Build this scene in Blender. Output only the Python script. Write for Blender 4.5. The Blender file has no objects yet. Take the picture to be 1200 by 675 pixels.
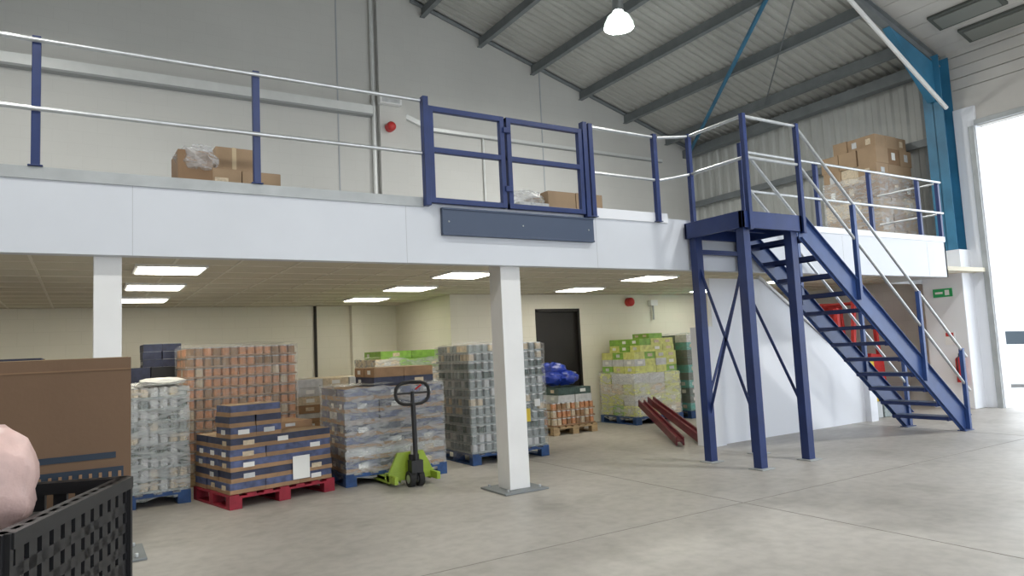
import bpy, math, random
import numpy as np
from mathutils import Vector, Matrix
random.seed(7)
sc=bpy.context.scene
COL=sc.collection
# ------------------------------------------------------------------ materials
def mat(name,col,rough=.6,metal=0.,var=0.,scale=6.,bump=0.,bscale=40.,emit=None,estr=0.,spec=.5,stretch=None):
    m=bpy.data.materials.new(name);m.use_nodes=True
    nt=m.node_tree;b=nt.nodes['Principled BSDF']
    b.inputs['Base Color'].default_value=(*col,1);b.inputs['Roughness'].default_value=rough
    b.inputs['Metallic'].default_value=metal;b.inputs['Specular IOR Level'].default_value=spec
    tc=nt.nodes.new('ShaderNodeTexCoord');src=tc.outputs['Object']
    if stretch:
        mp=nt.nodes.new('ShaderNodeMapping');mp.inputs['Scale'].default_value=stretch
        nt.links.new(src,mp.inputs[0]);src=mp.outputs[0]
    if var>0:
        n=nt.nodes.new('ShaderNodeTexNoise');n.inputs['Scale'].default_value=scale;n.inputs['Detail'].default_value=6
        r=nt.nodes.new('ShaderNodeValToRGB')
        r.color_ramp.elements[0].position=.3;r.color_ramp.elements[1].position=.7
        r.color_ramp.elements[0].color=(*[max(0,c*(1-var)) for c in col],1)
        r.color_ramp.elements[1].color=(*[min(1,c*(1+var)) for c in col],1)
        nt.links.new(src,n.inputs['Vector']);nt.links.new(n.outputs['Fac'],r.inputs[0]);nt.links.new(r.outputs[0],b.inputs['Base Color'])
    if bump>0:
        n2=nt.nodes.new('ShaderNodeTexNoise');n2.inputs['Scale'].default_value=bscale;n2.inputs['Detail'].default_value=4
        bp=nt.nodes.new('ShaderNodeBump');bp.inputs['Strength'].default_value=bump;bp.inputs['Distance'].default_value=.02
        nt.links.new(src,n2.inputs['Vector']);nt.links.new(n2.outputs['Fac'],bp.inputs['Height']);nt.links.new(bp.outputs[0],b.inputs['Normal'])
    if emit:
        b.inputs['Emission Color'].default_value=(*emit,1);b.inputs['Emission Strength'].default_value=estr
    return m
def blockmat(name,col,mortar,axis='XZ',bw=.44,bh=.215,d=.15):
    m=mat(name,col,.75)
    nt=m.node_tree;b=nt.nodes['Principled BSDF'];tc=nt.nodes.new('ShaderNodeTexCoord')
    sp=nt.nodes.new('ShaderNodeSeparateXYZ');cb=nt.nodes.new('ShaderNodeCombineXYZ')
    nt.links.new(tc.outputs['Object'],sp.inputs[0]);nt.links.new(sp.outputs[axis[0]],cb.inputs[0]);nt.links.new(sp.outputs['Z'],cb.inputs[1])
    br=nt.nodes.new('ShaderNodeTexBrick');br.inputs['Scale'].default_value=1
    br.inputs['Brick Width'].default_value=bw;br.inputs['Row Height'].default_value=bh;br.inputs['Mortar Size'].default_value=.005
    br.inputs['Color1'].default_value=(*col,1);br.inputs['Color2'].default_value=(*[c*.985 for c in col],1);br.inputs['Mortar'].default_value=(*mortar,1)
    nt.links.new(cb.outputs[0],br.inputs['Vector'])
    n=nt.nodes.new('ShaderNodeTexNoise');n.inputs['Scale'].default_value=.6;n.inputs['Detail'].default_value=6
    nt.links.new(tc.outputs['Object'],n.inputs['Vector'])
    mx=nt.nodes.new('ShaderNodeMixRGB');mx.blend_type='MULTIPLY';mx.inputs[0].default_value=1
    r=nt.nodes.new('ShaderNodeValToRGB');r.color_ramp.elements[0].position=.3;r.color_ramp.elements[1].position=.7
    r.color_ramp.elements[0].color=(1-d,1-d,1-d,1);r.color_ramp.elements[1].color=(1,1,1,1)
    nt.links.new(n.outputs['Fac'],r.inputs[0]);nt.links.new(br.outputs['Color'],mx.inputs[1]);nt.links.new(r.outputs[0],mx.inputs[2])
    nt.links.new(mx.outputs[0],b.inputs['Base Color'])
    bp=nt.nodes.new('ShaderNodeBump');bp.inputs['Strength'].default_value=.12;bp.inputs['Distance'].default_value=.006;bp.invert=True
    nt.links.new(br.outputs['Fac'],bp.inputs['Height']);nt.links.new(bp.outputs[0],b.inputs['Normal'])
    return m
def floormat():
    m=mat('concrete_floor',(.5,.48,.44),.42)
    nt=m.node_tree;b=nt.nodes['Principled BSDF'];tc=nt.nodes.new('ShaderNodeTexCoord')
    def ns(s,det,lo,hi,c0,c1):
        n=nt.nodes.new('ShaderNodeTexNoise');n.inputs['Scale'].default_value=s;n.inputs['Detail'].default_value=det
        r=nt.nodes.new('ShaderNodeValToRGB');r.color_ramp.elements[0].position=lo;r.color_ramp.elements[1].position=hi
        r.color_ramp.elements[0].color=(*c0,1);r.color_ramp.elements[1].color=(*c1,1)
        nt.links.new(tc.outputs['Object'],n.inputs['Vector']);nt.links.new(n.outputs['Fac'],r.inputs[0]);return r
    a=ns(.45,8,.35,.68,(.36,.34,.31),(.49,.465,.43));c=ns(9,10,.3,.62,(.84,.84,.84),(1,1,1));d=ns(1.7,12,.56,.64,(1,1,1),(.87,.87,.86))
    m1=nt.nodes.new('ShaderNodeMixRGB');m1.blend_type='MULTIPLY';m1.inputs[0].default_value=1
    m2=nt.nodes.new('ShaderNodeMixRGB');m2.blend_type='MULTIPLY';m2.inputs[0].default_value=1
    nt.links.new(a.outputs[0],m1.inputs[1]);nt.links.new(c.outputs[0],m1.inputs[2]);nt.links.new(m1.outputs[0],m2.inputs[1]);nt.links.new(d.outputs[0],m2.inputs[2])
    nt.links.new(m2.outputs[0],b.inputs['Base Color'])
    rr=nt.nodes.new('ShaderNodeMapRange');rr.inputs[3].default_value=.34;rr.inputs[4].default_value=.58
    n=nt.nodes.new('ShaderNodeTexNoise');n.inputs['Scale'].default_value=1.2;n.inputs['Detail'].default_value=6
    nt.links.new(tc.outputs['Object'],n.inputs['Vector']);nt.links.new(n.outputs['Fac'],rr.inputs[0]);nt.links.new(rr.outputs[0],b.inputs['Roughness'])
    return m
def wrapmat(name,col=(.9,.93,.95),fac=.28):
    m=bpy.data.materials.new(name);m.use_nodes=True;nt=m.node_tree;nt.nodes.clear()
    o=nt.nodes.new('ShaderNodeOutputMaterial');mx=nt.nodes.new('ShaderNodeMixShader')
    t=nt.nodes.new('ShaderNodeBsdfTransparent');p=nt.nodes.new('ShaderNodeBsdfPrincipled')
    p.inputs['Base Color'].default_value=(*col,1);p.inputs['Roughness'].default_value=.22
    tc=nt.nodes.new('ShaderNodeTexCoord');mp=nt.nodes.new('ShaderNodeMapping');mp.inputs['Scale'].default_value=(3,3,9)
    mp.inputs['Rotation'].default_value=(.5,.4,0)
    n=nt.nodes.new('ShaderNodeTexNoise');n.inputs['Scale'].default_value=2.2;n.inputs['Detail'].default_value=6;n.inputs['Distortion'].default_value=.8
    r=nt.nodes.new('ShaderNodeMapRange');r.inputs[1].default_value=.35;r.inputs[2].default_value=.75;r.inputs[3].default_value=fac*.6;r.inputs[4].default_value=min(.85,fac*1.7)
    bp=nt.nodes.new('ShaderNodeBump');bp.inputs['Strength'].default_value=.6;bp.inputs['Distance'].default_value=.03
    nt.links.new(tc.outputs['Object'],mp.inputs[0]);nt.links.new(mp.outputs[0],n.inputs['Vector']);nt.links.new(n.outputs['Fac'],r.inputs[0])
    nt.links.new(n.outputs['Fac'],bp.inputs['Height']);nt.links.new(bp.outputs[0],p.inputs['Normal'])
    nt.links.new(r.outputs[0],mx.inputs[0]);nt.links.new(t.outputs[0],mx.inputs[1]);nt.links.new(p.outputs[0],mx.inputs[2]);nt.links.new(mx.outputs[0],o.inputs[0])
    return m
M={}
M['gable']=blockmat('painted_blockwork',(.70,.69,.66),(.67,.66,.63),d=.08)
M['gableY']=blockmat('painted_blockwork_side',(.74,.73,.71),(.68,.67,.65),'YZ')
M['cream']=blockmat('cream_blockwork',(.84,.81,.70),(.79,.76,.65),d=.06)
M['creamY']=blockmat('cream_blockwork_side',(.82,.79,.68),(.77,.74,.63),'YZ',d=.06)
M['floor']=floormat()
M['joint']=mat('floor_joint',(.25,.235,.21),.9)
M['fascia']=mat('fascia_board',(.66,.69,.75),.5,var=.03,scale=1.5)
M['panelwhite']=mat('white_board',(.82,.84,.89),.5)
M['seam']=mat('board_seam',(.45,.47,.5),.7)
M['white']=mat('white_paint_steel',(.80,.80,.80),.45,var=.03,scale=3)
M['tile']=mat('ceiling_tile',(.64,.60,.49),.9,bump=.1,bscale=200)
M['grid']=mat('ceiling_grid',(.74,.70,.60),.5)
M['lightpanel']=mat('light_diffuser',(1,1,1),.4,emit=(1,.95,.80),estr=13.)
M['navy']=mat('navy_powder_coat',(.015,.034,.14),.4,var=.15,scale=4)
M['blue']=mat('blue_powder_coat',(.035,.075,.23),.36,var=.12,scale=5)
M['bluel']=mat('blue_portal_paint',(.04,.19,.33),.45,var=.2,scale=2)
M['slate']=mat('slate_kick_plate',(.055,.08,.14),.5)
M['galv']=mat('galvanised_tube',(.58,.60,.62),.36,metal=.75,var=.1,scale=12)
M['galvm']=mat('galvanised_matt',(.42,.44,.45),.55,metal=.3,var=.1,scale=5)
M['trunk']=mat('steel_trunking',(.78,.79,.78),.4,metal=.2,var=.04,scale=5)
M['trunkd']=mat('trunking_painted_shadow',(.36,.37,.37),.6)  # darker steel tone paints the shadow under the trunking
M['zinc']=mat('purlin_zinc',(.23,.25,.26),.6,metal=.3,var=.1,scale=4)
M['roof']=mat('roof_sheet',(.50,.50,.47),.6,var=.08,scale=1.2)
M['liner']=mat('liner_sheet',(.58,.56,.53),.6,var=.06,scale=1.5)
M['clad']=mat('wall_cladding',(.52,.53,.51),.55,var=.06,scale=1)
M['dark']=mat('dark_void',(.03,.028,.025),.7)
M['doord']=mat('dark_door',(.012,.01,.009),.6,var=.2,scale=3)
M['black']=mat('black_plastic',(.012,.012,.014),.45)
M['rubber']=mat('rubber',(.02,.02,.02),.8)
M['red']=mat('red_paint',(.55,.03,.03),.4,var=.1)
M['maroon']=mat('maroon_steel',(.13,.012,.022),.45,var=.2,scale=8)
M['yellow']=mat('yellow_paint',(.75,.55,.05),.45)
M['green']=mat('lime_paint',(.30,.42,.04),.4,var=.1)
M['signg']=mat('sign_green',(.02,.38,.12),.5)
M['signw']=mat('sign_white',(.85,.85,.85),.5)
M['wood']=mat('pallet_wood',(.42,.30,.17),.8,var=.25,scale=8,stretch=(1,1,6))
M['palb']=mat('pallet_blue',(.025,.07,.20),.7,var=.3,scale=9)
M['palr']=mat('pallet_red',(.28,.012,.03),.6,var=.25,scale=9)
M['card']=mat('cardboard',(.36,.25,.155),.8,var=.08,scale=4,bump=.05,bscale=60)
M['cardnear']=mat('cardboard_dimmed',(.19,.115,.068),.8,var=.06,scale=4,bump=.05,bscale=60)  # cardboard darkened so its colour carries the dim light at near left
M['cardd']=mat('cardboard_dark',(.26,.16,.09),.8,var=.1,scale=4)
M['tape']=mat('parcel_tape',(.5,.38,.22),.3)
M['cblue']=mat('carton_blue',(.07,.09,.19),.5,var=.4,scale=14)
M['cnavy']=mat('carton_navy',(.03,.037,.08),.5,var=.3,scale=14)
M['cwhite']=mat('carton_white',(.56,.57,.58),.5,var=.15,scale=14)
M['corange']=mat('label_orange',(.58,.27,.13),.45,var=.25,scale=30)
M['cbrown']=mat('tray_brown',(.33,.20,.11),.75,var=.15,scale=9)
M['ccream']=mat('label_cream',(.60,.50,.36),.5,var=.2,scale=30)
M['cgrey']=mat('label_grey',(.24,.28,.28),.4,var=.3,scale=30)
M['cdk']=mat('label_dark_green',(.05,.09,.08),.45,var=.3,scale=30)
M['cgreen']=mat('carton_green',(.22,.42,.06),.5,var=.2,scale=14)
M['clime']=mat('carton_lime',(.60,.62,.20),.5,var=.2,scale=14)
M['cteal']=mat('carton_teal',(.03,.30,.27),.5,var=.25,scale=14)
M['cred']=mat('carton_red',(.36,.07,.06),.5,var=.25,scale=14)
M['can']=mat('can_metal',(.6,.6,.6),.3,metal=.9)
M['wrap']=wrapmat('shrink_wrap');M['wraph']=wrapmat('shrink_wrap_heavy',(.85,.88,.92),.32);M['wrapl']=wrapmat('shrink_wrap_light',(.95,.95,.95),.15)
M['bag']=mat('blue_plastic_bag',(.02,.05,.36),.28,bump=.5,bscale=12)
M['pink']=mat('pink_plastic_sack',(.60,.42,.39),.4,var=.15,scale=14,bump=.5,bscale=14)
M['print']=mat('carton_print',(.02,.035,.06),.6)
M['label']=mat('paper_label',(.8,.8,.78),.6)
M['glass']=mat('car_glass',(.05,.07,.09),.1)
M['carw']=mat('car_white',(.8,.8,.82),.25)
M['asph']=mat('yard_concrete',(.55,.55,.54),.8,var=.1,scale=1)
M['sky']=mat('rooflight_frame',(.10,.11,.10),.6)
M['skyp']=mat('rooflight_pane',(.22,.23,.21),.4)
M['lampm']=mat('lamp_housing',(.6,.62,.64),.3,metal=.8)
M['lampr']=mat('lamp_prismatic_reflector',(.9,.95,.92),.3,emit=(.85,1,.9),estr=1.2)
M['lampe']=mat('lamp_glow',(1,1,1),.4,emit=(.95,1,.95),estr=40)
# ------------------------------------------------------------------ mesh builder
class B:
    def __init__(s): s.v=[];s.f=[];s.mi=[];s.ms=[]
    def m(s,k):
        if k not in s.ms: s.ms.append(k)
        return s.ms.index(k)
    def add(s,vs,fs,k):
        o=len(s.v);i=s.m(k);s.v.extend([tuple(p) for p in vs])
        for f in fs: s.f.append(tuple(o+q for q in f));s.mi.append(i)
    def box(s,x0,x1,y0,y1,z0,z1,k):
        s.add([(x0,y0,z0),(x1,y0,z0),(x1,y1,z0),(x0,y1,z0),(x0,y0,z1),(x1,y0,z1),(x1,y1,z1),(x0,y1,z1)],
              [(3,2,1,0),(4,5,6,7),(0,1,5,4),(1,2,6,5),(2,3,7,6),(3,0,4,7)],k)
    def rbox(s,c,sz,rot,k):
        a=Matrix.Rotation(rot,3,'Z') if not isinstance(rot,Matrix) else rot
        vs=[]
        for z in(-.5,.5):
            for x,y in((-.5,-.5),(.5,-.5),(.5,.5),(-.5,.5)): vs.append(Vector(c)+a@Vector((x*sz[0],y*sz[1],z*sz[2])))
        s.add(vs,[(3,2,1,0),(4,5,6,7),(0,1,5,4),(1,2,6,5),(2,3,7,6),(3,0,4,7)],k)
    def beam(s,p,q,w,h,k,up=(0,0,1)):
        p=Vector(p);q=Vector(q);d=(q-p).normalized();u=Vector(up)
        if abs(d.dot(u))>.99:u=Vector((0,1,0))
        r=d.cross(u).normalized();u=r.cross(d)
        vs=[e+r*a*w/2+u*b*h/2 for e in(p,q) for a,b in((-1,-1),(1,-1),(1,1),(-1,1))]
        s.add(vs,[(3,2,1,0),(4,5,6,7),(0,1,5,4),(1,2,6,5),(2,3,7,6),(3,0,4,7)],k)
    def tube(s,p,q,r,k,n=10):
        p=Vector(p);q=Vector(q);d=(q-p).normalized();u=Vector((0,0,1)) if abs(d.z)<.95 else Vector((0,1,0))
        a=d.cross(u).normalized();b=a.cross(d)
        vs=[e+(a*math.cos(t)+b*math.sin(t))*r for e in(p,q) for t in[2*math.pi*i/n for i in range(n)]]
        s.add(vs,[(i,(i+1)%n,n+(i+1)%n,n+i) for i in range(n)]+[tuple(range(n-1,-1,-1)),tuple(range(n,2*n))],k)
    def path(s,pts,r,k,n=10):
        for a,b in zip(pts,pts[1:]): s.tube(a,b,r,k,n)
        for p in pts[1:-1]: s.ball(p,(r*1.02,)*3,k,n,6)
    def lathe(s,prof,c,k,n=16):
        vs=[(c[0]+r*math.cos(2*math.pi*i/n),c[1]+r*math.sin(2*math.pi*i/n),c[2]+z) for r,z in prof for i in range(n)]
        for j in range(len(prof)-1):
            kk=k[j] if isinstance(k,(list,tuple)) else k
            s.add(vs[j*n:(j+2)*n],[(i,(i+1)%n,n+(i+1)%n,n+i) for i in range(n)],kk)
    def can(s,x,y,z,r,h,k,n=9):
        s.lathe([(r*.93,0),(r*.93,h*.1),(r,h*.1),(r,h*.88),(r*.93,h*.88),(r*.93,h),(0.0005,h*.985)],(x,y,z),['can',k,k,'can','can','can'],n)
    def ball(s,c,rad,k,n=14,m=9,noise=0,seed=0,sq=1.):
        rnd=random.Random(seed);ph=[rnd.uniform(0,6.28) for _ in range(9)]
        vs=[];
        for j in range(m+1):
            t=math.pi*j/m
            for i in range(n):
                a=2*math.pi*i/n
                x,y,z=math.sin(t)*math.cos(a),math.sin(t)*math.sin(a),math.cos(t)
                if sq!=1:
                    x,y,z=[math.copysign(abs(w)**sq,w) for w in(x,y,z)]
                q=1+noise*(math.sin(5*x+ph[0])*math.sin(6*y+ph[1])+.6*math.sin(9*z+ph[2]+4*x)+.5*math.sin(13*y+ph[3]+7*z)+.4*math.sin(17*x+ph[4]))
                vs.append((c[0]+rad[0]*x*q,c[1]+rad[1]*y*q,c[2]+rad[2]*z*q))
        s.add(vs,[(j*n+i,(j+1)*n+i,(j+1)*n+(i+1)%n,j*n+(i+1)%n) for j in range(m) for i in range(n)],k)
    def poly(s,pts,axis,a,b,k):
        n=len(pts)
        def mk(p,t):
            return {'X':(t,p[0],p[1]),'Y':(p[0],t,p[1]),'Z':(p[0],p[1],t)}[axis]
        vs=[mk(p,a) for p in pts]+[mk(p,b) for p in pts]
        s.add(vs,[tuple(range(n)),tuple(range(2*n-1,n-1,-1))]+[(i,n+i,n+(i+1)%n,(i+1)%n) for i in range(n)],k)
    def obj(s,name,loc=(0,0,0),rot=0,smooth=False,bevel=0,parent=None):
        me=bpy.data.meshes.new(name);me.from_pydata(s.v,[],s.f)
        for k in s.ms: me.materials.append(M[k])
        me.polygons.foreach_set('material_index',s.mi)
        me.update()
        import bmesh
        bm=bmesh.new();bm.from_mesh(me);bmesh.ops.recalc_face_normals(bm,faces=bm.faces);bm.to_mesh(me);bm.free()
        o=bpy.data.objects.new(name,me);COL.objects.link(o);o.location=loc;o.rotation_euler=(0,0,rot)
        if smooth:
            for p in me.polygons:p.use_smooth=True
            try:
                me.set_sharp_from_angle(angle=math.radians(40))
            except Exception: pass
        if bevel:
            md=o.modifiers.new('bevel','BEVEL');md.width=bevel;md.segments=2;md.limit_method='ANGLE'
        if parent:o.parent=parent
        return o
XR=14.6;YB=13.8;YF=6.40;RIDGE=2.0;ZD=3.0
def roofz(x): return 6.95+.29*(XR-x) if x>RIDGE else 6.95+.29*(XR-RIDGE)-.29*(RIDGE-x)
XL=RIDGE-(XR-RIDGE)
# ------------------------------------------------------------------ shell
b=B();b.box(XL-.2,XR+.25,-9,YB+.2,-.12,0,'floor');
for x in(-6.4,-.6,5.2,11.0): b.box(x-.004,x+.004,-9,YB,-.001,.0015,'joint')
for y in(-2.9,1.4,4.55): b.box(XL,XR,y-.004,y+.004,-.001,.0015,'joint')
b.obj('floor')
b=B();b.box(XR+.25,60,-30,40,-.14,-.02,'asph');b.box(XL-.2,XR+.25,-30,-9,-.14,-.02,'asph');b.obj('yard_ground')
b=B();b.poly([(XL,0),(XR+.2,0),(XR+.2,roofz(XR)),(RIDGE,roofz(RIDGE)),(XL,roofz(XL))],'Y',YB,YB+.2,'gable')
b.obj('wall_back')
b=B();
for x in (4.5,9.6): b.box(x-.012,x+.012,YB-.012,YB,3.0,9.0,'seam')
b.box(5.35,5.95,YB-.16,YB,3.0,roofz(5.4)-.1,'gable')
b.tube((5.25,YB-.06,3.0),(5.25,YB-.06,9.2),.045,'trunk')
b.obj('trim_1')
b=B();b.box(XL-.2,XL,-9,YB+.2,0,roofz(XL),'gableY');b.obj('wall_left')
b=B();b.box(XL,0.5,-9.2,-9,0,6.9,'clad');b.box(12.5,XR+.2,-9.2,-9,0,6.9,'clad');b.box(0.5,12.5,-9.2,-9,6.2,6.9,'clad')
b.poly([(XL,6.9),(XR+.2,6.9),(RIDGE,roofz(RIDGE))],'Y',-9.2,-9,'clad');b.obj('wall_front')
DY0,DY1,DZ=0.3,6.42,5.35
b=B();b.box(XR,XR+.2,6.85,YB,0,3.0,'gableY');b.box(XR,XR+.2,-9,DY0,0,3.0,'gableY')
def corrY(bb,y0,y1,zf,x0,pitch,dep,k):
    y=y0;pr=[]
    while y<y1:
        for a,d in((0,0),(.35,0),(.5,dep),(.85,dep)): pr.append((min(y+a*pitch,y1),d))
        y+=pitch
    vs=[];n=len(pr)
    for yy,d in pr: vs.append((x0+d,yy,zf(yy)[0]));
    for yy,d in pr: vs.append((x0+d,yy,zf(yy)[1]))
    bb.add(vs,[(i,i+1,n+i+1,n+i) for i in range(n-1)],k)
corrY(b,6.85,YB,lambda y:(3.0,7.0),XR+.05,.30,.04,'clad')
corrY(b,-9,DY0,lambda y:(3.0,7.0),XR+.05,.30,.04,'clad')
b.box(XR,XR+.2,DY0,6.85,DZ,5.95,'liner')
for i in range(5): b.box(XR+.02+.01*(i%2),XR+.15,DY0,6.85,5.95+i*.22,5.95+(i+1)*.22-.015,'liner')
b.box(XR+.1,XR+.2,DY0,6.85,5.9,7.05,'seam')
b.obj('wall_right')
b=B();b.box(XR-.06,XR+.22,DY1,6.80,0,5.75,'panelwhite');b.box(XR-.10,XR-.06,DY1+.02,DY1+.12,0,DZ,'galvm');b.box(XR-.1,XR+.22,DY0-.3,DY0,0,5.75,'panelwhite')
b.box(XR-.12,XR-.06,DY0,DY1,DZ,DZ+.1,'galvm');b.obj('trim_door_frame',bevel=.005)
b=B();b.box(14.15,XR,6.75,7.5,0,2.58,'panelwhite');b.box(14.15,XR,6.75,7.48,2.58,3.0,'panelwhite');b.obj('wall_pillar',bevel=.01)
b=B()
def portal(y):
    for sx,c in((1,XR-.2),(-1,XL+.22)):
        z0=3.0 if (sx>0 and y>6) else 0
        b.box(c-.2,c-.185,y-.18,y+.18,z0,6.85,'bluel');b.box(c+.17,c+.185,y-.18,y+.18,z0,6.85,'bluel');b.box(c-.2,c+.18,y-.006,y+.006,z0,6.85,'bluel')
    for x0,x1 in((XR-.1,RIDGE),(XL+.1,RIDGE)):
        p=Vector((x0,y,roofz(x0)-.18));q=Vector((x1,y,roofz(x1)-.18))
        for o in(-.1,.1): b.beam(p+Vector((0,0,o)),q+Vector((0,0,o)),.14,.014,'zinc')
        b.beam(p,q,.01,.2,'zinc')
        s=1 if x0>x1 else -1
        b.poly([(x0-s*.1,roofz(x0)-.3),(x0-s*1.7,roofz(x0-s*1.7)-.3),(x0-s*.35,roofz(x0)-1.05)],'Y',y-.07,y+.07,'bluel')
portal(6.98);portal(0.2);portal(-6.5)
b.tube((14.2,6.74,5.75),(10.4,6.74,7.75),.04,'white')
b.obj('portal_frame')
b=B()
def corrRoof(x0,x1,y0,y1,pitch,dep,off,k):
    y=y0;pr=[]
    while y<y1:
        for a,d in((0,0),(.4,0),(.5,dep),(.9,dep)): pr.append((min(y+a*pitch,y1),d))
        y+=pitch
    n=len(pr);vs=[(x0,yy,roofz(x0)+off+d) for yy,d in pr]+[(x1,yy,roofz(x1)+off+d) for yy,d in pr]
    b.add(vs,[(i,i+1,n+i+1,n+i) for i in range(n-1)],k)
corrRoof(XR+.3,RIDGE,7.0,YB+.1,.2,.045,0,'roof');corrRoof(XL-.3,RIDGE,7.0,YB+.1,.2,.045,0,'roof')
sl=math.atan(.29)
for side in(1,-1):
    L=(XR+.2-RIDGE);nn=30
    for i in range(nn):
        a=RIDGE+side*L*i/nn;c=RIDGE+side*(L*(i+1)/nn-.012)
        vs=[(a,-9,roofz(a)),(c,-9,roofz(c)),(c,7.0,roofz(c)),(a,7.0,roofz(a))]
        b.add(vs+[(p[0],p[1],p[2]+.05) for p in vs],[(0,1,2,3),(7,6,5,4),(0,4,5,1),(1,5,6,2),(2,6,7,3),(3,7,4,0)],'liner')
    b.add([(RIDGE,-9,roofz(RIDGE)+.07),(RIDGE+side*(L+.1),-9,roofz(XR)+.07),(RIDGE+side*(L+.1),YB+.2,roofz(XR)+.07),(RIDGE,YB+.2,roofz(RIDGE)+.07)],[(0,1,2,3)],'seam')
b.obj('ceiling')
b=B()
px=[13.76-1.45*i for i in range(8)]
for x in px+[2*RIDGE-q for q in px]:
    z=roofz(x)-.14
    b.box(x-.035,x+.035,7.1 if x>0 else -9,YB,z-.12,z+.1,'zinc')
    b.box(x-.08,x+.035,7.1 if x>0 else -9,YB,z-.13,z-.115,'zinc')
b.box(XR-.25,XR-.02,7.1,YB,6.62,6.84,'zinc');b.box(XR-.1,XR-.02,7.1,YB,5.2,5.35,'zinc')
b.tube((6.2,YB-.03,roofz(6.2)-.02),(XR-.1,YB-.03,roofz(XR-.1)-.02),.05,'zinc')
b.obj('roof_purlins')
b=B();b.tube((10.2,7.1,roofz(10.2)-.3),(14.4,13.6,roofz(14.4)-.3),.045,'bluel');b.tube((13.76,10.5,roofz(13.76)-.2),(10.86,7.4,roofz(10.86)-.32),.015,'zinc');b.obj('roof_brace')
for x,y in((13.6,5.95),(14.25,5.75)):
    b=B();z=roofz(x)-.03
    R_=Matrix.Rotation(sl,3,'Y')
    b.rbox((x,y,z),(.46,1.15,.05),R_,'sky');b.rbox((x,y,z-.02),(.34,1.0,.05),R_,'skyp');b.obj('rooflight')
# ------------------------------------------------------------------ mezzanine
b=B()
b.box(XL+.01,12.9,YF+.045,YB-.17,2.63,ZD,'galvm');b.box(12.9,XR-.01,7.55,YB-.17,2.63,ZD,'galvm')
b.obj('mezzanine_deck')
b=B()
b.box(XL,12.95,YF,YF+.04,2.41,3.06,'fascia');b.box(12.91,12.95,YF,7.5,2.41,3.06,'fascia');b.box(12.95,XR,7.5,7.54,2.41,3.06,'fascia')
b.box(XL,12.95,YF+.04,YF+.12,2.41,2.55,'fascia')
for x in(-4.4,-2.0,.35,2.75,5.15,7.55,9.95,12.35): b.box(x-.002,x+.002,YF-.001,YF,2.41,3.0,'seam')
b.box(XL,2.95,YF-.015,YF+.06,2.985,3.08,'galvm')
b.box(5.1,6.3,YF-.02,YF+.05,3.0,3.12,'panelwhite')
b.box(7.7,12.95,YF-.01,YF+.05,3.03,3.12,'panelwhite')
b.obj('trim_fascia')
b=B();b.box(XL,XR,YF+.1,YB,2.545,2.62,'tile')
x=XL
while x<XR: b.box(x-.012,x+.012,YF+.1,YB,2.538,2.546,'grid');x+=.6
y=YF+.3
while y<YB: b.box(XL,XR,y-.012,y+.012,2.538,2.546,'grid');y+=.6
b.obj('ceiling_storeroom')
for X in(-2.75,.8,4.34,7.63,11.0):
    for Y in(8.23,10.05,12.0):
        if X>5.5 and Y>11: continue
        b=B();b.box(X-.34,X+.34,Y-.33,Y+.33,2.515,2.545,'white');b.box(X-.31,X+.31,Y-.30,Y+.30,2.508,2.52,'lightpanel');b.obj('ceiling_light_panel')
b=B();b.box(XL,5.6,YB-.06,YB-.001,0,2.54,'cream');b.box(4.6,4.9,YB-.22,YB-.06,0,2.54,'cream');b.tube((3.9,YB-.1,0),(3.9,YB-.1,2.54),.03,'dark');b.obj('wall_storeroom_back')
b=B();b.box(5.6,5.75,11.2,YB-.06,0,2.54,'creamY');b.obj('wall_storeroom_side')
b=B();W=11.2
b.box(5.75,7.45,W,W+.12,0,2.54,'cream');b.box(8.42,XR,W,W+.12,0,2.54,'cream');b.box(7.45,8.42,W,W+.12,2.22,2.54,'cream')
b.obj('wall_storeroom_inner')
b=B();b.box(7.45,8.42,W+.06,W+.1,0,2.22,'doord');b.box(7.41,7.46,W-.02,W+.06,0,2.25,'doord');b.box(8.41,8.46,W-.02,W+.06,0,2.25,'doord');b.box(7.41,8.46,W-.02,W+.06,2.2,2.26,'doord')
b.tube((8.3,W+.02,1.0),(8.3,W+.06,1.0),.02,'galv');b.box(8.2,8.32,W+.01,W+.025,.99,1.01,'galv');b.obj('door_1',bevel=.004)
def column(name,x,y,w,plate=True):
    b=B();b.box(x-w/2,x+w/2,y-w/2,y+w/2,0.02,2.54,'white')
    if plate: 
        b.box(x-.27,x+.27,y-.27,y+.27,0.001,.02,'zinc')
        for a in(-.2,.2):
            for c in(-.2,.2): b.tube((x+a,y+c,.02),(x+a,y+c,.05),.015,'galv')
    return b.obj(name,bevel=.008)
column('support_column',4.01,6.64,.25);column('support_column',.18,6.62,.2);column('support_column',-3.7,6.62,.2)
column('support_column',-3.7,10.2,.2)
b=B();b.poly([(7.85,0),(11.42,0),(11.42,.80),(8.95,2.41),(7.85,2.41)],'Y',7.2,7.26,'panelwhite')
b.box(11.42,11.62,7.1,7.3,0,.85,'panelwhite');b.box(7.6,7.86,7.1,7.4,0,1.7,'panelwhite')
b.beam((11.47,7.23,.82),(8.93,7.23,2.45),.12,.04,'white')
b.obj('stair_side_partition')
b=B();b.box(11.75,12.1,7.3,7.6,0,.28,'galvm');b.box(12.15,12.4,7.3,7.6,0,.22,'cgrey');b.obj('kerb_blocks',bevel=.01)
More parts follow.
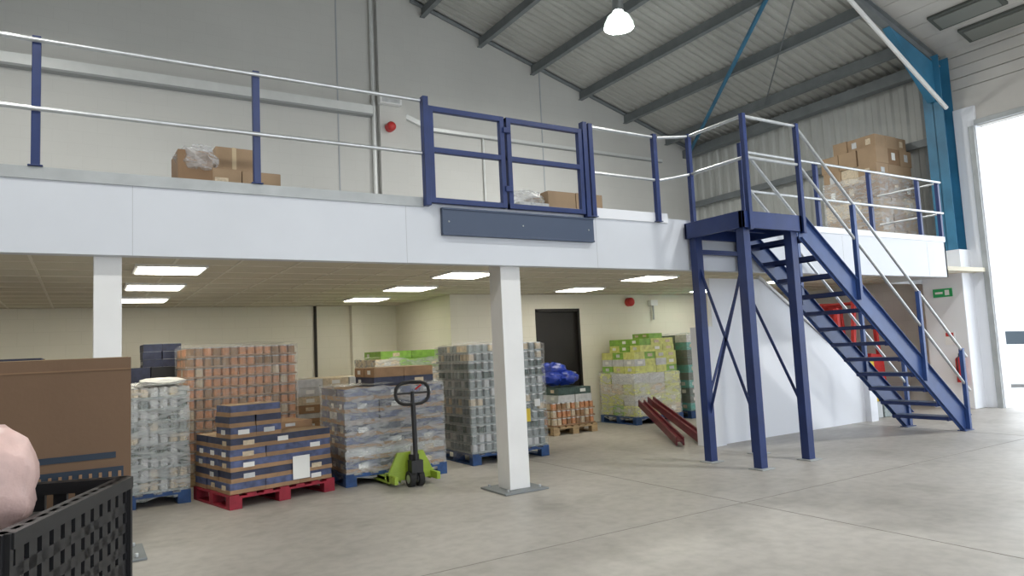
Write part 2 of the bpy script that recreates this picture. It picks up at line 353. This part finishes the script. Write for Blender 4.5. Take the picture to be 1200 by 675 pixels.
# ------------------------------------------------------------------ railing
b=B();YR=6.36
def post(x,y=YR,z0=2.86,z1=4.12,k='navy'):
    b.box(x-.03,x+.03,y-.03,y+.03,z0,z1,k);b.box(x-.05,x+.05,y-.035,y+.04,z0,z0+.012,k)
for x in(-4.1,-2.2,-.31,1.33): post(x,z0=3.081,y=YF-.0)
for x in(5.1,6.12): post(x,z0=3.0)
for x in(9.45,10.83,12.25): post(x,z0=3.121,y=YF+.02)
for z in(4.08,3.53):
    b.tube((XL,YR,z),(2.93,YR,z),.02,'galv');b.tube((5.08,YR,z),(6.15,YR,z),.02,'galv')
    b.tube((7.85,YR,z),(12.9,YR,z),.02,'galv')
b.tube((12.9,YR,4.08),(12.9,7.5,4.08),.02,'galv');b.tube((12.9,YR,3.53),(12.9,7.5,3.53),.02,'galv')
post(12.9,z0=3.121,y=YF+.02)
b.obj('mezzanine_railing',bevel=.004)
b=B();YG=6.35
def fr(x0,x1,z0,z1,w=.055):
    b.box(x0,x0+w,YG-.03,YG+.03,z0,z1,'navy');b.box(x1-w,x1,YG-.03,YG+.03,z0,z1,'navy')
    for z in(z0,(z0+z1)/2+.02,z1-w): b.box(x0,x1,YG-.028,YG+.028,z,z+w,'navy')
fr(3.0,3.90,3.02,4.03);fr(3.93,4.96,3.02,4.03)
b.box(2.94,3.0,YG-.04,YG+.04,2.99,4.12,'navy');b.box(4.97,5.03,YG-.04,YG+.04,2.99,4.12,'navy')
for z in(3.2,3.85): b.box(3.88,3.97,YG-.05,YG-.02,z,z+.06,'navy')
b.obj('mezzanine_gate',bevel=.004)
b=B();b.box(3.13,5.08,YF-.05,YF-.003,2.70,2.985,'slate');b.box(3.13,5.08,YF-.06,YF-.05,2.70,2.72,'slate');b.box(3.13,5.08,YF-.06,YF-.05,2.965,2.985,'slate')
for x in(3.2,4.1,5.0): b.tube((x,YF-.06,2.84),(x,YF-.05,2.84),.01,'galvm')
b.obj('gate_kick_plate',bevel=.003)
# ------------------------------------------------------------------ staircase
b=B();X1,X2,Y1,Y2=6.68,7.55,5.55,6.30;ZP=2.98
for x in(X1,X2):
    for y in(Y1,Y2):
        b.box(x-.055,x+.055,y-.055,y+.055,.012,ZP-.02,'navy');b.box(x-.11,x+.11,y-.11,y+.09,.001,.014,'galvm')
b.box(X1-.12,X2+.12,Y1-.1,Y1-.05,ZP-.18,ZP+.02,'navy');b.box(X1-.12,X2+.12,Y2+.03,Y2+.065,ZP-.18,ZP+.02,'navy')
b.box(X1-.12,X1-.07,Y1-.1,Y2+.06,ZP-.18,ZP+.02,'navy');b.box(X2+.07,X2+.12,Y1-.1,Y2+.06,ZP-.18,ZP+.02,'navy')
b.box(X1-.1,X2+.1,Y1-.08,Y2+.06,ZP-.03,ZP,'slate')
b.box(X1,X2,(Y1+Y2)/2-.03,(Y1+Y2)/2+.03,ZP-.13,ZP-.03,'navy')
for p,q in(((X1,Y1,.5),(X1,Y2,2.5)),((X1,Y2,.5),(X1,Y1,2.5)),((X2,Y1,.6),(X2,Y2,2.2))):
    b.beam(p,q,.012,.04,'navy')
b.beam((X1,Y2,.7),(X2,Y2,2.5),.012,.04,'navy')
b.box(X1+.05,X2-.05,Y2-.03,Y2+.03,2.6,2.66,'navy')
N=13;top=(X2+.1,ZP);foot=(11.25,0.0);dx=(foot[0]-top[0])/N;dz=ZP/N
for y in(Y1-.06,Y2+.04):
    b.poly([(top[0]-.02,ZP+.02),(top[0]+.12,ZP+.02),(foot[0]+.03,.22),(foot[0]+.03,.001),(foot[0]-.22,.001),(top[0]-.02,ZP-.26)],'Y',y-.008,y+.008,'blue')
    b.beam((top[0]+.1,y-.02,ZP+.01),(foot[0]+.03,y-.02,.215),.05,.01,'blue');b.beam((top[0]-.0,y-.02,ZP-.25),(foot[0]-.2,y-.02,.02),.05,.01,'blue')
    b.box(foot[0]-.22,foot[0]+.03,y-.06,y+.06,.001,.012,'blue')
for i in range(1,N):
    x=top[0]+dx*(i-1)+.02;z=ZP-dz*i
    b.box(x,x+.27,Y1-.05,Y2+.03,z-.005,z,'slate');b.box(x,x+.27,Y1-.05,Y2+.03,z-.012,z-.005,'navy')
    b.box(x+.262,x+.27,Y1-.05,Y2+.03,z-.05,z,'navy');b.box(x,x+.008,Y1-.05,Y2+.03,z-.05,z,'navy')
    for yy in(Y1-.045,Y2+.0): b.box(x+.02,x+.24,yy,yy+.03,z-.06,z-.012,'navy')
ZT=ZP+1.2
pf,pb=Y1-.1,Y2+.03
def p2(x,y,z0,z1,k='navy',w=.028): b.box(x-w,x+w,y-w,y+w,z0,z1,k)
for x in(X1+.02,X2+.14): p2(x,pf,ZP-.2,ZT)
p2(X1+.02,pb,ZP-.18,ZT);p2(X2+.14,pb,ZP-.18,ZT)
def zl(x): return ZP-(x-top[0])*ZP/(foot[0]-top[0])
for x in(8.76,10.15,11.18):
    for y in(pf,pb): p2(x,y,max(.02,zl(x)-.12),zl(x)+1.15,'blue')
for h,o in((1.12,0),(.62,-.5)):
    zt=ZT-.03+o
    b.path([(X1+.02,pb,zt),(X1+.02,pf,zt),(X2+.14,pf,zt),(11.18,pf,zl(11.18)+h),(11.3,pf,zl(11.3)+h)],.02,'galv')
    b.path([(X2+.14,pb,zt),(11.18,pb,zl(11.18)+h),(11.3,pb,zl(11.3)+h)],.02,'galv')
    b.tube((6.17,YR,4.08 if o==0 else 3.53),(X1+.02,pb,zt),.02,'galv')
b.obj('steel_staircase',bevel=.003)
# ------------------------------------------------------------------ pallets & stock
def pallet(b,w,d,k,h=.145):
    for i in range(3):
        for j in range(3):
            b.box(-w/2+i*(w-.13)/2,-w/2+i*(w-.13)/2+.13,-d/2+j*(d-.1)/2,-d/2+j*(d-.1)/2+.1,.022,h-.04,k)
    for j in range(3): b.box(-w/2,w/2,-d/2+j*(d-.1)/2,-d/2+j*(d-.1)/2+.1,h-.04,h-.02,k)
    for i in range(3): b.box(-w/2+i*(w-.13)/2,-w/2+i*(w-.13)/2+.13,-d/2,d/2,0.001,.022,k)
    n=7
    for i in range(n): x=-w/2+i*(w-.1)/(n-1);b.box(x,x+.1,-d/2,d/2,h-.02,h,k)
def wrap(b,x0,x1,y0,y1,z0,z1,k,seed=0):
    rnd=random.Random(seed);n=8
    per=[]
    for i in range(n): per.append((x0+(x1-x0)*i/n,y0))
    for i in range(n): per.append((x1,y0+(y1-y0)*i/n))
    for i in range(n): per.append((x1-(x1-x0)*i/n,y1))
    for i in range(n): per.append((x0,y1-(y1-y0)*i/n))
    m=10;vs=[];cx,cy=(x0+x1)/2,(y0+y1)/2
    for j in range(m+1):
        for x,y in per:
            s=1+rnd.uniform(0,.018);vs.append((cx+(x-cx)*s,cy+(y-cy)*s,z0+(z1-z0)*j/m+(rnd.uniform(-.04,.02) if j in(0,m) else 0)))
    N_=len(per);fs=[(j*N_+i,j*N_+(i+1)%N_,(j+1)*N_+(i+1)%N_,(j+1)*N_+i) for j in range(m) for i in range(N_)]
    b.add(vs,fs,k)
    n=8;vs=[(x0+(x1-x0)*i/n,y0+(y1-y0)*j/n,z1+rnd.uniform(.0,.035)) for j in range(n+1) for i in range(n+1)]
    b.add(vs,[(j*(n+1)+i,j*(n+1)+i+1,(j+1)*(n+1)+i+1,(j+1)*(n+1)+i) for j in range(n) for i in range(n)],k)
def cases(b,x0,x1,y0,y1,z0,z1,uw,ud,uh,cols,seed=0,tray=None,topc=None,jit=.008,lab=.5):
    rnd=random.Random(seed);nx=max(1,round((x1-x0)/uw));ny=max(1,round((y1-y0)/ud));nz=max(1,round((z1-z0)/uh))
    w,d,h=(x1-x0)/nx,(y1-y0)/ny,(z1-z0)/nz
    for k in range(nz):
        for i in range(nx):
            for j in range(ny):
                if 0<i<nx-1 and 0<j<ny-1 and k<nz-1: continue
                c=cols[k%len(cols)] if not isinstance(cols[0],tuple) else rnd.choice(cols[k%len(cols)])
                a,e=rnd.uniform(-jit,jit),rnd.uniform(-jit,jit)
                X0,X1_=x0+i*w+.003+a,x0+(i+1)*w-.003+a;Y0,Y1_=y0+j*d+.003+e,y0+(j+1)*d-.003+e;Z0,Z1_=z0+k*h,z0+(k+1)*h-.004
                if tray:
                    b.box(X0-.003,X1_+.003,Y0-.003,Y1_+.003,Z0,Z0+(Z1_-Z0)*.38,tray);b.box(X0,X1_,Y0,Y1_,Z0+(Z1_-Z0)*.38,Z1_,c)
                else: b.box(X0,X1_,Y0,Y1_,Z0,Z1_,c)
                if topc: b.box(X0+.004,X1_-.004,Y0+.004,Y1_-.004,Z1_,Z1_+.003,topc)
                if rnd.random()<lab and j==0:
                    mx_=(X0+X1_)/2;b.box(mx_-.06,mx_+.06,Y0-.006,Y0-.002,Z0+.3*(Z1_-Z0),Z0+.75*(Z1_-Z0),rnd.choice(['label','ccream','cwhite']))
                if rnd.random()<lab and i==0:
                    mx_=(Y0+Y1_)/2;b.box(X0-.006,X0-.002,mx_-.05,mx_+.05,Z0+.3*(Z1_-Z0),Z0+.75*(Z1_-Z0),rnd.choice(['label','ccream','cwhite']))
def cans(b,x0,x1,y0,y1,z0,z1,r,h,cols,tray='cbrown',seed=0):
    rnd=random.Random(seed);nx=int((x1-x0)/(2*r));ny=int((y1-y0)/(2*r));nz=max(1,round((z1-z0)/(h+.008)))
    px_=(x1-x0)/nx;py_=(y1-y0)/ny;hh=(z1-z0)/nz
    for k in range(nz):
        z=z0+k*hh;c0=cols[(k//2)%len(cols)]
        if tray: b.box(x0,x1,y0,y1,z,z+.012,tray);b.box(x0-.004,x1+.004,y0-.004,y1+.004,z,z+.022,tray)
        for i in range(nx):
            for j in range(ny):
                if i>0 and j>0 and i<nx-1 and j<ny-1 and k<nz-1: continue
                b.can(x0+(i+.5)*px_,y0+(j+.5)*py_,z+.012,r*.97,hh-.014,rnd.choice(c0) if isinstance(c0,tuple) else c0,8)
b=B();pallet(b,1.2,1.0,'palr')
cases(b,-.58,.58,-.48,.48,.15,.72,.39,.32,.115,['cblue','cnavy','cblue','cblue','cnavy'],1,tray='cbrown',topc='card')
cases(b,-.58,-.02,-.48,-.1,.72,1.06,.28,.38,.115,['cblue','cnavy','cblue'],2,tray='cbrown',topc='card')
cases(b,.0,.56,-.1,.45,.72,.80,.39,.5,.09,['cbrown'],3)
b.box(.1,.3,-.496,-.492,.2,.45,'label');b.obj('pallet_of_cartons',(1.78,8.42,0),.22)
b=B();pallet(b,1.3,1.0,'palb')
cases(b,-.63,.63,-.48,.48,.15,1.13,.42,.32,.14,[('cblue','cblue','cnavy'),('cblue','cwhite','cblue'),('cblue','cnavy')],4,tray='cbrown',topc='card')
cases(b,-.2,.6,-.3,.4,1.13,1.36,.4,.34,.11,['cnavy','cbrown'],5,topc='card')
wrap(b,-.64,.64,-.49,.49,.1,1.15,'wrap',3);b.obj('shrink_wrapped_pallet',(3.27,8.6,0))
b=B();pallet(b,1.22,1.05,'palb')
cans(b,-.6,.6,-.5,.5,.15,1.6,.05,.11,[('cgrey','cgrey','cwhite'),('cdk','cgrey'),('cgrey','cgrey','ccream')],'cgrey',6)
wrap(b,-.61,.61,-.51,.51,.1,1.61,'wrapl',5);b.box(.12,.32,-.535,-.53,.5,.68,'yellow');b.box(.4,.49,-.535,-.53,.7,.8,'label')
b.obj('pallet_of_tins',(5.02,8.85,0))
b=B();pallet(b,1.2,1.0,'palb');cans(b,-.58,.58,-.48,.48,.15,1.28,.045,.115,[('cwhite','ccream','cgrey'),('cgrey','cwhite','cdk')],'cgrey',8)
wrap(b,-.59,.59,-.49,.49,.1,1.3,'wrap',7);b.ball((.35,-.1,1.33),(.25,.2,.05),'label',noise=.08,seed=3);b.obj('pallet_of_tins',(.44,9.12,0))
b=B();pallet(b,1.4,1.1,'wood');cans(b,-.68,.68,-.53,.53,.15,1.72,.05,.125,[('corange','corange','corange','ccream'),('corange','corange','cbrown')],'cbrown',9)
wrap(b,-.69,.69,-.54,.54,.1,1.74,'wrapl',8);b.obj('pallet_of_tins',(1.80,10.2,0))
b=B();pallet(b,1.2,1.0,'wood');cases(b,-.58,.58,-.48,.48,.15,1.5,.39,.32,.17,[('cnavy','cblue'),('cnavy','black')],11,topc='cnavy')
cases(b,.1,.58,-.48,.2,1.5,1.82,.24,.3,.11,['cnavy'],12,topc='cwhite');b.obj('pallet_of_cartons',(.62,11.35,0))
b=B();pallet(b,1.2,1.0,'wood');cases(b,-.58,.58,-.48,.48,.15,1.62,.39,.32,.2,[('cbrown','card')],13);b.obj('pallet_of_cartons',(-1.1,11.4,0))
b=B();pallet(b,1.2,1.0,'wood');cases(b,-.58,.58,-.48,.48,.15,1.66,.39,.32,.2,[('cnavy','cbrown')],14);b.obj('pallet_of_cartons',(-.95,9.6,0))
b=B();pallet(b,1.2,1.0,'palb');cases(b,-.58,.58,-.48,.48,.15,.85,.39,.32,.12,[('cred','cwhite'),('cred','cbrown')],15,tray='cbrown');cases(b,-.58,.58,-.48,.48,.85,1.22,.39,.32,.12,[('cwhite','ccream'),('cnavy','cwhite')],16)
b.obj('pallet_of_cartons',(3.2,10.7,0))
b=B();pallet(b,1.3,1.0,'palb');cases(b,-.63,.63,-.48,.48,.15,1.45,.42,.32,.16,[('ccream','cteal','cwhite'),('ccream','cgreen')],17);cases(b,-.5,.6,-.4,.4,1.45,1.58,.5,.4,.13,[('cgreen','cteal')],18)
wrap(b,-.64,.64,-.49,.49,.1,1.46,'wrap',9);b.obj('shrink_wrapped_pallet',(4.7,11.4,0))
b=B();pallet(b,.95,.9,'wood');cans(b,-.45,.45,-.42,.42,.15,.55,.05,.12,[('corange','cbrown','ccream')],'cbrown',20);cases(b,-.3,.42,-.4,.3,.55,.8,.35,.35,.12,['cwhite','cdk'],21)
b.obj('pallet_of_tins',(7.35,10.45,0))
b=B()
for i,(x,y,z,r) in enumerate([(7.15,10.35,.96,.17),(7.4,10.3,.96,.17),(7.28,10.45,1.10,.18),(7.6,10.45,.95,.15),(7.18,10.55,1.14,.13)]): b.ball((x,y,z),(r*1.15,r,r*.75),'bag',18,12,.1,i)
b.obj('blue_plastic_bags',smooth=True)
b=B();pallet(b,1.2,1.05,'palb')
cases(b,-.58,.58,-.5,.5,.15,.95,.39,.33,.2,[('clime','cgreen','ccream'),('clime','clime','cwhite')],22,topc='clime');cases(b,-.5,.58,-.45,.5,.95,1.35,.27,.33,.13,[('cgreen','clime'),('clime','cwhite')],23,topc='clime')
cases(b,-.3,.58,-.4,.5,1.35,1.6,.29,.3,.125,[('cgreen','clime')],24,topc='clime');cases(b,.05,.4,-.3,.2,1.6,1.7,.35,.3,.1,['cgreen'],25)
wrap(b,-.59,.59,-.51,.51,.1,.97,'wrap',10);b.obj('shrink_wrapped_pallet',(9.36,10.55,0))
b=B();pallet(b,1.2,1.0,'palb');cases(b,-.58,.58,-.48,.48,.15,1.64,.29,.32,.15,[('cteal','cdk'),('cdk','cwhite','cteal')],26,topc='cteal');wrap(b,-.59,.59,-.49,.49,.1,1.65,'wrapl',12);b.obj('shrink_wrapped_pallet',(10.75,10.5,0))
for p,q in(((7.35,7.5,.08),(8.75,9.85,.42)),((7.72,7.42,.08),(8.98,9.85,.46))):
    b=B();d=(Vector(q)-Vector(p))
    b.beam(p,q,.12,.02,'maroon');
    for s_ in(-1,1):
        off=Vector((d.y,-d.x,0)).normalized()*.05*s_
        b.beam(Vector(p)+off,Vector(q)+off,.02,.12,'maroon')
    b.obj('steel_rack_beam')
# ------------------------------------------------------------------ pallet jack
b=B();jx,jy=3.27,7.62
for s_ in(-1,1): b.box(jx+s_*.19-.075,jx+s_*.19+.075,jy+.12,jy+1.2,.07,.10,'green');b.box(jx+s_*.19-.075,jx+s_*.19-.06,jy+.12,jy+1.2,.04,.10,'green');b.box(jx+s_*.19+.06,jx+s_*.19+.075,jy+.12,jy+1.2,.04,.10,'green')
b.box(jx-.28,jx+.28,jy+.08,jy+.2,.07,.16,'green')
b.poly([(jx-.27,.16),(jx+.27,.16),(jx+.16,.38),(jx-.16,.38)],'Y',jy+.09,jy+.13,'green')
b.box(jx-.28,jx-.24,jy-.1,jy+.15,.06,.14,'green');b.box(jx+.24,jx+.28,jy-.1,jy+.15,.06,.14,'green')
b.tube((jx,jy,.08),(jx,jy,.36),.06,'black',14);b.tube((jx,jy,.36),(jx,jy,.46),.035,'galv')
for s_ in(-1,1): b.tube((jx+s_*.055-.03,jy-.02,.09),(jx+s_*.055+.03,jy-.02,.09),.089,'rubber',18);b.tube((jx+s_*.055-.032,jy-.02,.09),(jx+s_*.055+.032,jy-.02,.09),.05,'galv',12)
b.box(jx-.07,jx+.07,jy-.1,jy+.02,.16,.3,'black')
b.tube((jx,jy-.06,.25),(jx,jy-.03,.93),.028,'black')
c=(jx,jy-.02,1.06);pts=[]
for i in range(17):
    t=2*math.pi*i/16;ex=math.cos(t);ez=math.sin(t)
    pts.append((c[0]+.21*math.copysign(abs(ex)**.7,ex),c[1],c[2]+.13*math.copysign(abs(ez)**.8,ez)))
b.path(pts,.02,'black',8);b.tube((jx-.2,jy-.02,1.06),(jx+.2,jy-.02,1.06),.012,'black');b.tube((jx,jy-.02,.93),(jx,jy-.02,1.08),.022,'black')
b.tube((jx+.04,jy-.02,1.1),(jx+.1,jy-.05,1.15),.01,'red')
b.obj('pallet_jack',(0,0,0),smooth=True)
# ------------------------------------------------------------------ forklift
b=B()
b.poly([(12.9,.18),(13.9,.18),(14.0,.5),(13.95,1.05),(13.55,1.1),(13.5,.75),(12.95,.7)],'Y',8.35,9.15,'red')
b.poly([(12.88,.12),(13.98,.12),(13.98,.3),(12.88,.35)],'Y',8.32,9.18,'yellow')
for x in(13.05,13.8):
    for y in(8.3,9.1): b.tube((x,y,.191),(x,y+.12,.191),.19,'rubber',18);b.tube((x,y-.01,.191),(x,y+.13,.191),.1,'yellow',12)
for y in(8.4,9.1):
    b.beam((13.0,y,.7),(13.2,y,2.1),.07,.07,'red');b.beam((13.9,y,1.0),(13.8,y,2.1),.07,.07,'red');b.beam((13.15,y,2.1),(13.85,y,2.1),.07,.07,'red')
for i in range(6): b.beam((13.2+i*.12,8.4,2.1),(13.2+i*.12,9.1,2.1),.04,.04,'red')
for y in(8.5,9.0): b.box(12.74,12.82,y-.04,y+.04,.1,2.0,'red')
for z in(.2,1.0,1.9): b.box(12.76,12.8,8.5,9.0,z,z+.07,'red')
for y in(8.55,8.9): b.box(12.0,12.75,y,y+.1,.12,.16,'black');b.box(12.7,12.74,y,y+.1,.12,.7,'black')
b.rbox((13.5,8.75,.85),(.4,.45,.1),0,'black');b.rbox((13.68,8.75,1.1),(.1,.42,.45),0,'black');b.tube((13.15,8.75,.7),(13.25,8.75,1.15),.02,'black')
b.box(13.1,13.6,8.34,8.35,.75,1.0,'yellow')
b.obj('forklift',(-.35,-.25,0),bevel=.01)
b=B();cases(b,-.55,.55,-.3,.3,0,1.0,.55,.3,.25,['cred','cnavy','corange','yellow'],31,lab=.2);cases(b,-.55,.4,-.3,.3,1.0,2.1,.47,.3,.36,['red','cred'],32,lab=.2);b.obj('stacked_red_crates',(13.8,9.6,0))
# ------------------------------------------------------------------ mezz goods
b=B()
cases(b,0,.74,0,.5,0,.36,.37,.25,.36,['card'],41,topc='cardd',jit=.02);b.box(.15,.5,.1,.45,.36,.6,'card');b.box(.3,.34,.098,.46,.365,.603,'tape')
b.box(-.2,.1,-.02,.4,0,.5,'cardd');b.ball((-.02,.1,.42),(.18,.18,.16),'wraph',noise=.12,seed=5)
b.obj('cardboard_boxes',(.95,7.0,3.0),.03,bevel=.004)
b=B();cases(b,0,.9,0,.6,0,.56,.45,.3,.28,['card'],42,topc='cardd');b.ball((-.2,.3,.40),(.3,.3,.2),'wraph',noise=.1,seed=7);b.box(-.45,0,0,.5,0,.38,'cwhite');b.obj('cardboard_boxes',(5.2,7.4,3.0),bevel=.004)
b=B();pallet(b,1.3,1.2,'wood');cases(b,-.63,.63,-.58,.58,.15,2.15,.42,.38,.33,[('card','ccream','card'),('card','card','cardd')],43,topc='card',jit=.025)
cases(b,-.5,.6,-.5,.4,2.15,2.42,.37,.3,.27,['card'],50,jit=.03)
wrap(b,-.65,.65,-.6,.6,.1,1.6,'wrap',20);b.obj('shrink_wrapped_pallet',(13.82,8.2,3.0))
def ext(name,loc):
    b=B();b.tube((0,0,0),(0,0,.42),.075,'red',16);b.ball((0,0,.42),(.075,.075,.06),'red');b.tube((0,0,.45),(0,0,.53),.02,'black');b.beam((-.02,0,.52),(.07,0,.56),.02,.02,'black');b.path([(0,0,.5),(-.09,0,.45),(-.1,0,.15)],.01,'black')
    b.box(-.076,.02,-.078,-.07,.12,.3,'label');b.obj(name,loc,smooth=True)
ext('fire_extinguisher',(14.06,6.9,.5))
b=B();b.box(14.13,14.149,6.95,7.3,2.12,2.28,'signg');b.box(14.127,14.131,7.0,7.08,2.15,2.25,'signw');b.box(14.127,14.131,7.12,7.26,2.18,2.22,'signw');b.obj('exit_sign')
b=B();b.box(14.13,14.149,6.98,7.16,1.2,1.45,'signw');b.box(14.127,14.13,7.0,7.14,1.36,1.43,'red');b.obj('wall_notice')
# wall services
b=B();b.box(XL+.1,5.2,YB-.16,YB-.001,6.58,6.76,'trunk');b.box(XL+.1,5.2,YB-.165,YB-.001,6.54,6.58,'trunkd');b.beam((5.98,YB-.05,6.66),(6.6,YB-.05,6.45),.08,.1,'trunk');b.box(6.55,13.5,YB-.07,YB-.001,6.42,6.49,'trunk');b.box(6.55,13.5,YB-.07,YB-.001,6.40,6.42,'trunkd');b.tube((7.9,YB-.04,3.0),(7.9,YB-.04,6.4),.025,'trunk')  # dark strips along the bottom are painted underside shadow
b.obj('cable_trunking')
b=B();b.box(5.3,5.8,YB-.32,YB-.17,6.80,7.0,'signw');b.box(5.35,5.75,YB-.33,YB-.3,6.82,6.92,'cwhite');b.obj('emergency_light',bevel=.02)
b=B();b.tube((5.55,YB-.17,6.32),(5.55,YB-.3,6.32),.10,'red',20);b.ball((5.55,YB-.3,6.32),(.10,.06,.10),'red');b.obj('fire_alarm_bell',smooth=True)
b=B();b.tube((9.75,W-.001,2.38),(9.75,W-.1,2.38),.09,'red',20);b.ball((9.75,W-.1,2.38),(.09,.05,.09),'red');b.obj('fire_alarm_bell',smooth=True)
b=B();b.box(10.3,10.5,W-.1,W-.001,2.3,2.42,'signw');b.tube((10.4,W-.05,2.0),(10.4,W-.05,2.3),.02,'galvm');b.obj('junction_box')
# ------------------------------------------------------------------ high bay lamps
def lamp(x,y,z,pw):
    b=B();zr=roofz(x)-z-.03
    b.lathe([(.02,.62),(.1,.6),(.11,.32),(.06,.30)],(0,0,0),'lampm',24);b.lathe([(.10,.3),(.20,.22),(.27,.08),(.28,0),(.275,0),(.26,.08),(.19,.2),(.09,.28)],(0,0,0),'lampr',28)
    b.ball((0,0,.08),(.18,.18,.15),'lampe');b.tube((0,0,.6),(0,0,zr),.01,'zinc')
    b.box(-.06,.06,-.06,.06,.62,.75,'lampm')
    b.obj('high_bay_lamp',(x,y,z),smooth=True)
    l=bpy.data.lights.new('lamp','AREA');l.shape='DISK';l.size=.45;l.energy=pw;l.color=(1,.99,.94)
    o=bpy.data.objects.new('high_bay_lamp_light',l);COL.objects.link(o);o.location=(x,y,z-.03)
lamp(8.47,9.5,7.35,300);lamp(8.5,2.5,7.35,320);lamp(-1,2.5,7.35,260);lamp(-1,9.5,7.35,220);lamp(3.5,-3,7.4,280)  # last four lamps are added out of view to light the hall
# ------------------------------------------------------------------ near objects at left
b=B()
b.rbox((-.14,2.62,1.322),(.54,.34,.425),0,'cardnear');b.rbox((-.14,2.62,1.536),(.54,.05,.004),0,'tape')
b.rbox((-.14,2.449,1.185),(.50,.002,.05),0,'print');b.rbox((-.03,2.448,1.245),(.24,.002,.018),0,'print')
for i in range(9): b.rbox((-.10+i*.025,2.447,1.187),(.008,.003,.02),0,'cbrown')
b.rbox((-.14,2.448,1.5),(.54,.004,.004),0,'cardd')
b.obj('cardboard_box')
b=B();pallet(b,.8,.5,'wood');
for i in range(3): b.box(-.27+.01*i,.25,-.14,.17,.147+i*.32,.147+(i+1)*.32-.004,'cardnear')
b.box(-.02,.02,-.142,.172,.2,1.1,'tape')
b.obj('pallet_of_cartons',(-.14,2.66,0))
b=B()
def crate(z0,h,w=.42,d=.62):
    t=.012
    for i in range(2):
        s_=-1 if i==0 else 1
        b.box(s_*w/2-t/2,s_*w/2+t/2,-d/2,d/2,z0,z0+.05,'black');b.box(s_*w/2-.02,s_*w/2+.02,-d/2,d/2,z0+h-.03,z0+h,'black')
        b.box(-w/2,w/2,s_*d/2-.02,s_*d/2+.02,z0+h-.03,z0+h,'black');b.box(-w/2,w/2,s_*d/2-t/2,s_*d/2+t/2,z0,z0+.05,'black')
        for j in range(13): y=-d/2+j*d/12;b.box(s_*w/2-t/2,s_*w/2+t/2,y-.016,y+.016,z0,z0+h,'black')
        for j in range(9): x=-w/2+j*w/8;b.box(x-.016,x+.016,s_*d/2-t/2,s_*d/2+t/2,z0,z0+h,'black')
        for q in(.3,.5,.7): b.box(s_*w/2-t/2,s_*w/2+t/2,-d/2,d/2,z0+h*q-.012,z0+h*q+.012,'black')
    b.box(-w/2,w/2,-d/2,d/2,z0,z0+.012,'black')
    b.box(-w/2+.02,w/2-.02,-d/2+.02,d/2-.02,z0+.012,z0+h-.07,'dark')
for i in range(4): crate(.15+i*.266,.262)
pallet(b,.6,.6,'wood')
b.obj('stacked_plastic_crates',(-.205,1.98,0),-.37)
b=B();b.ball((-.195,1.95,1.265),(.115,.11,.125),'pink',28,18,.05,4,.8);b.obj('pink_plastic_sack',smooth=True)
# ------------------------------------------------------------------ cars outside
def car(loc,rot,k):
    b=B()
    body=[(-2.1,.35),(-2.15,.75),(-1.9,.95),(-1.1,1.02),(-.6,1.42),(.7,1.48),(1.5,1.1),(2.1,.95),(2.15,.4),(1.8,.28),(-1.9,.28)]
    b.poly(body,'Y',-.85,.85,k);b.poly([(-1.0,1.03),(-.56,1.38),(.68,1.43),(1.35,1.1)],'Y',-.86,.86,'glass')
    for x in(-1.35,1.35):
        for y in(-.88,.70): b.tube((x,y,.33),(x,y+.18,.33),.33,'rubber',20);b.tube((x,y-.01,.33),(x,y+.19,.33),.19,'lampm',12)
    b.box(-2.17,-2.1,-.7,.7,.4,.55,'black')
    b.obj('parked_car',loc,rot,bevel=.04)
car((20.5,8.6,-.02),1.9,'carw');car((27,4.5,-.02),.3,'carw')
# ------------------------------------------------------------------ world
w=bpy.data.worlds.new('sky');sc.world=w;w.use_nodes=True
bg=w.node_tree.nodes['Background'];bg.inputs[0].default_value=(.88,.94,1,1);bg.inputs[1].default_value=4.0
# camera
a,p,r=.5533,.0882,.0478
F=Vector((math.sin(a)*math.cos(p),math.cos(a)*math.cos(p),math.sin(p)));R0=Vector((math.cos(a),-math.sin(a),0));U0=R0.cross(F)
R=R0*math.cos(r)-U0*math.sin(r);U=U0*math.cos(r)+R0*math.sin(r)
cam=bpy.data.cameras.new('camera');co=bpy.data.objects.new('camera',cam);COL.objects.link(co)
m=Matrix((R,U,-F)).transposed().to_4x4();m.translation=Vector((0,0,1.5));co.matrix_world=m
cam.sensor_width=36;cam.lens=820.8/1200*36;cam.clip_start=.05;cam.clip_end=200
sc.camera=co
sc.view_settings.view_transform='Standard'
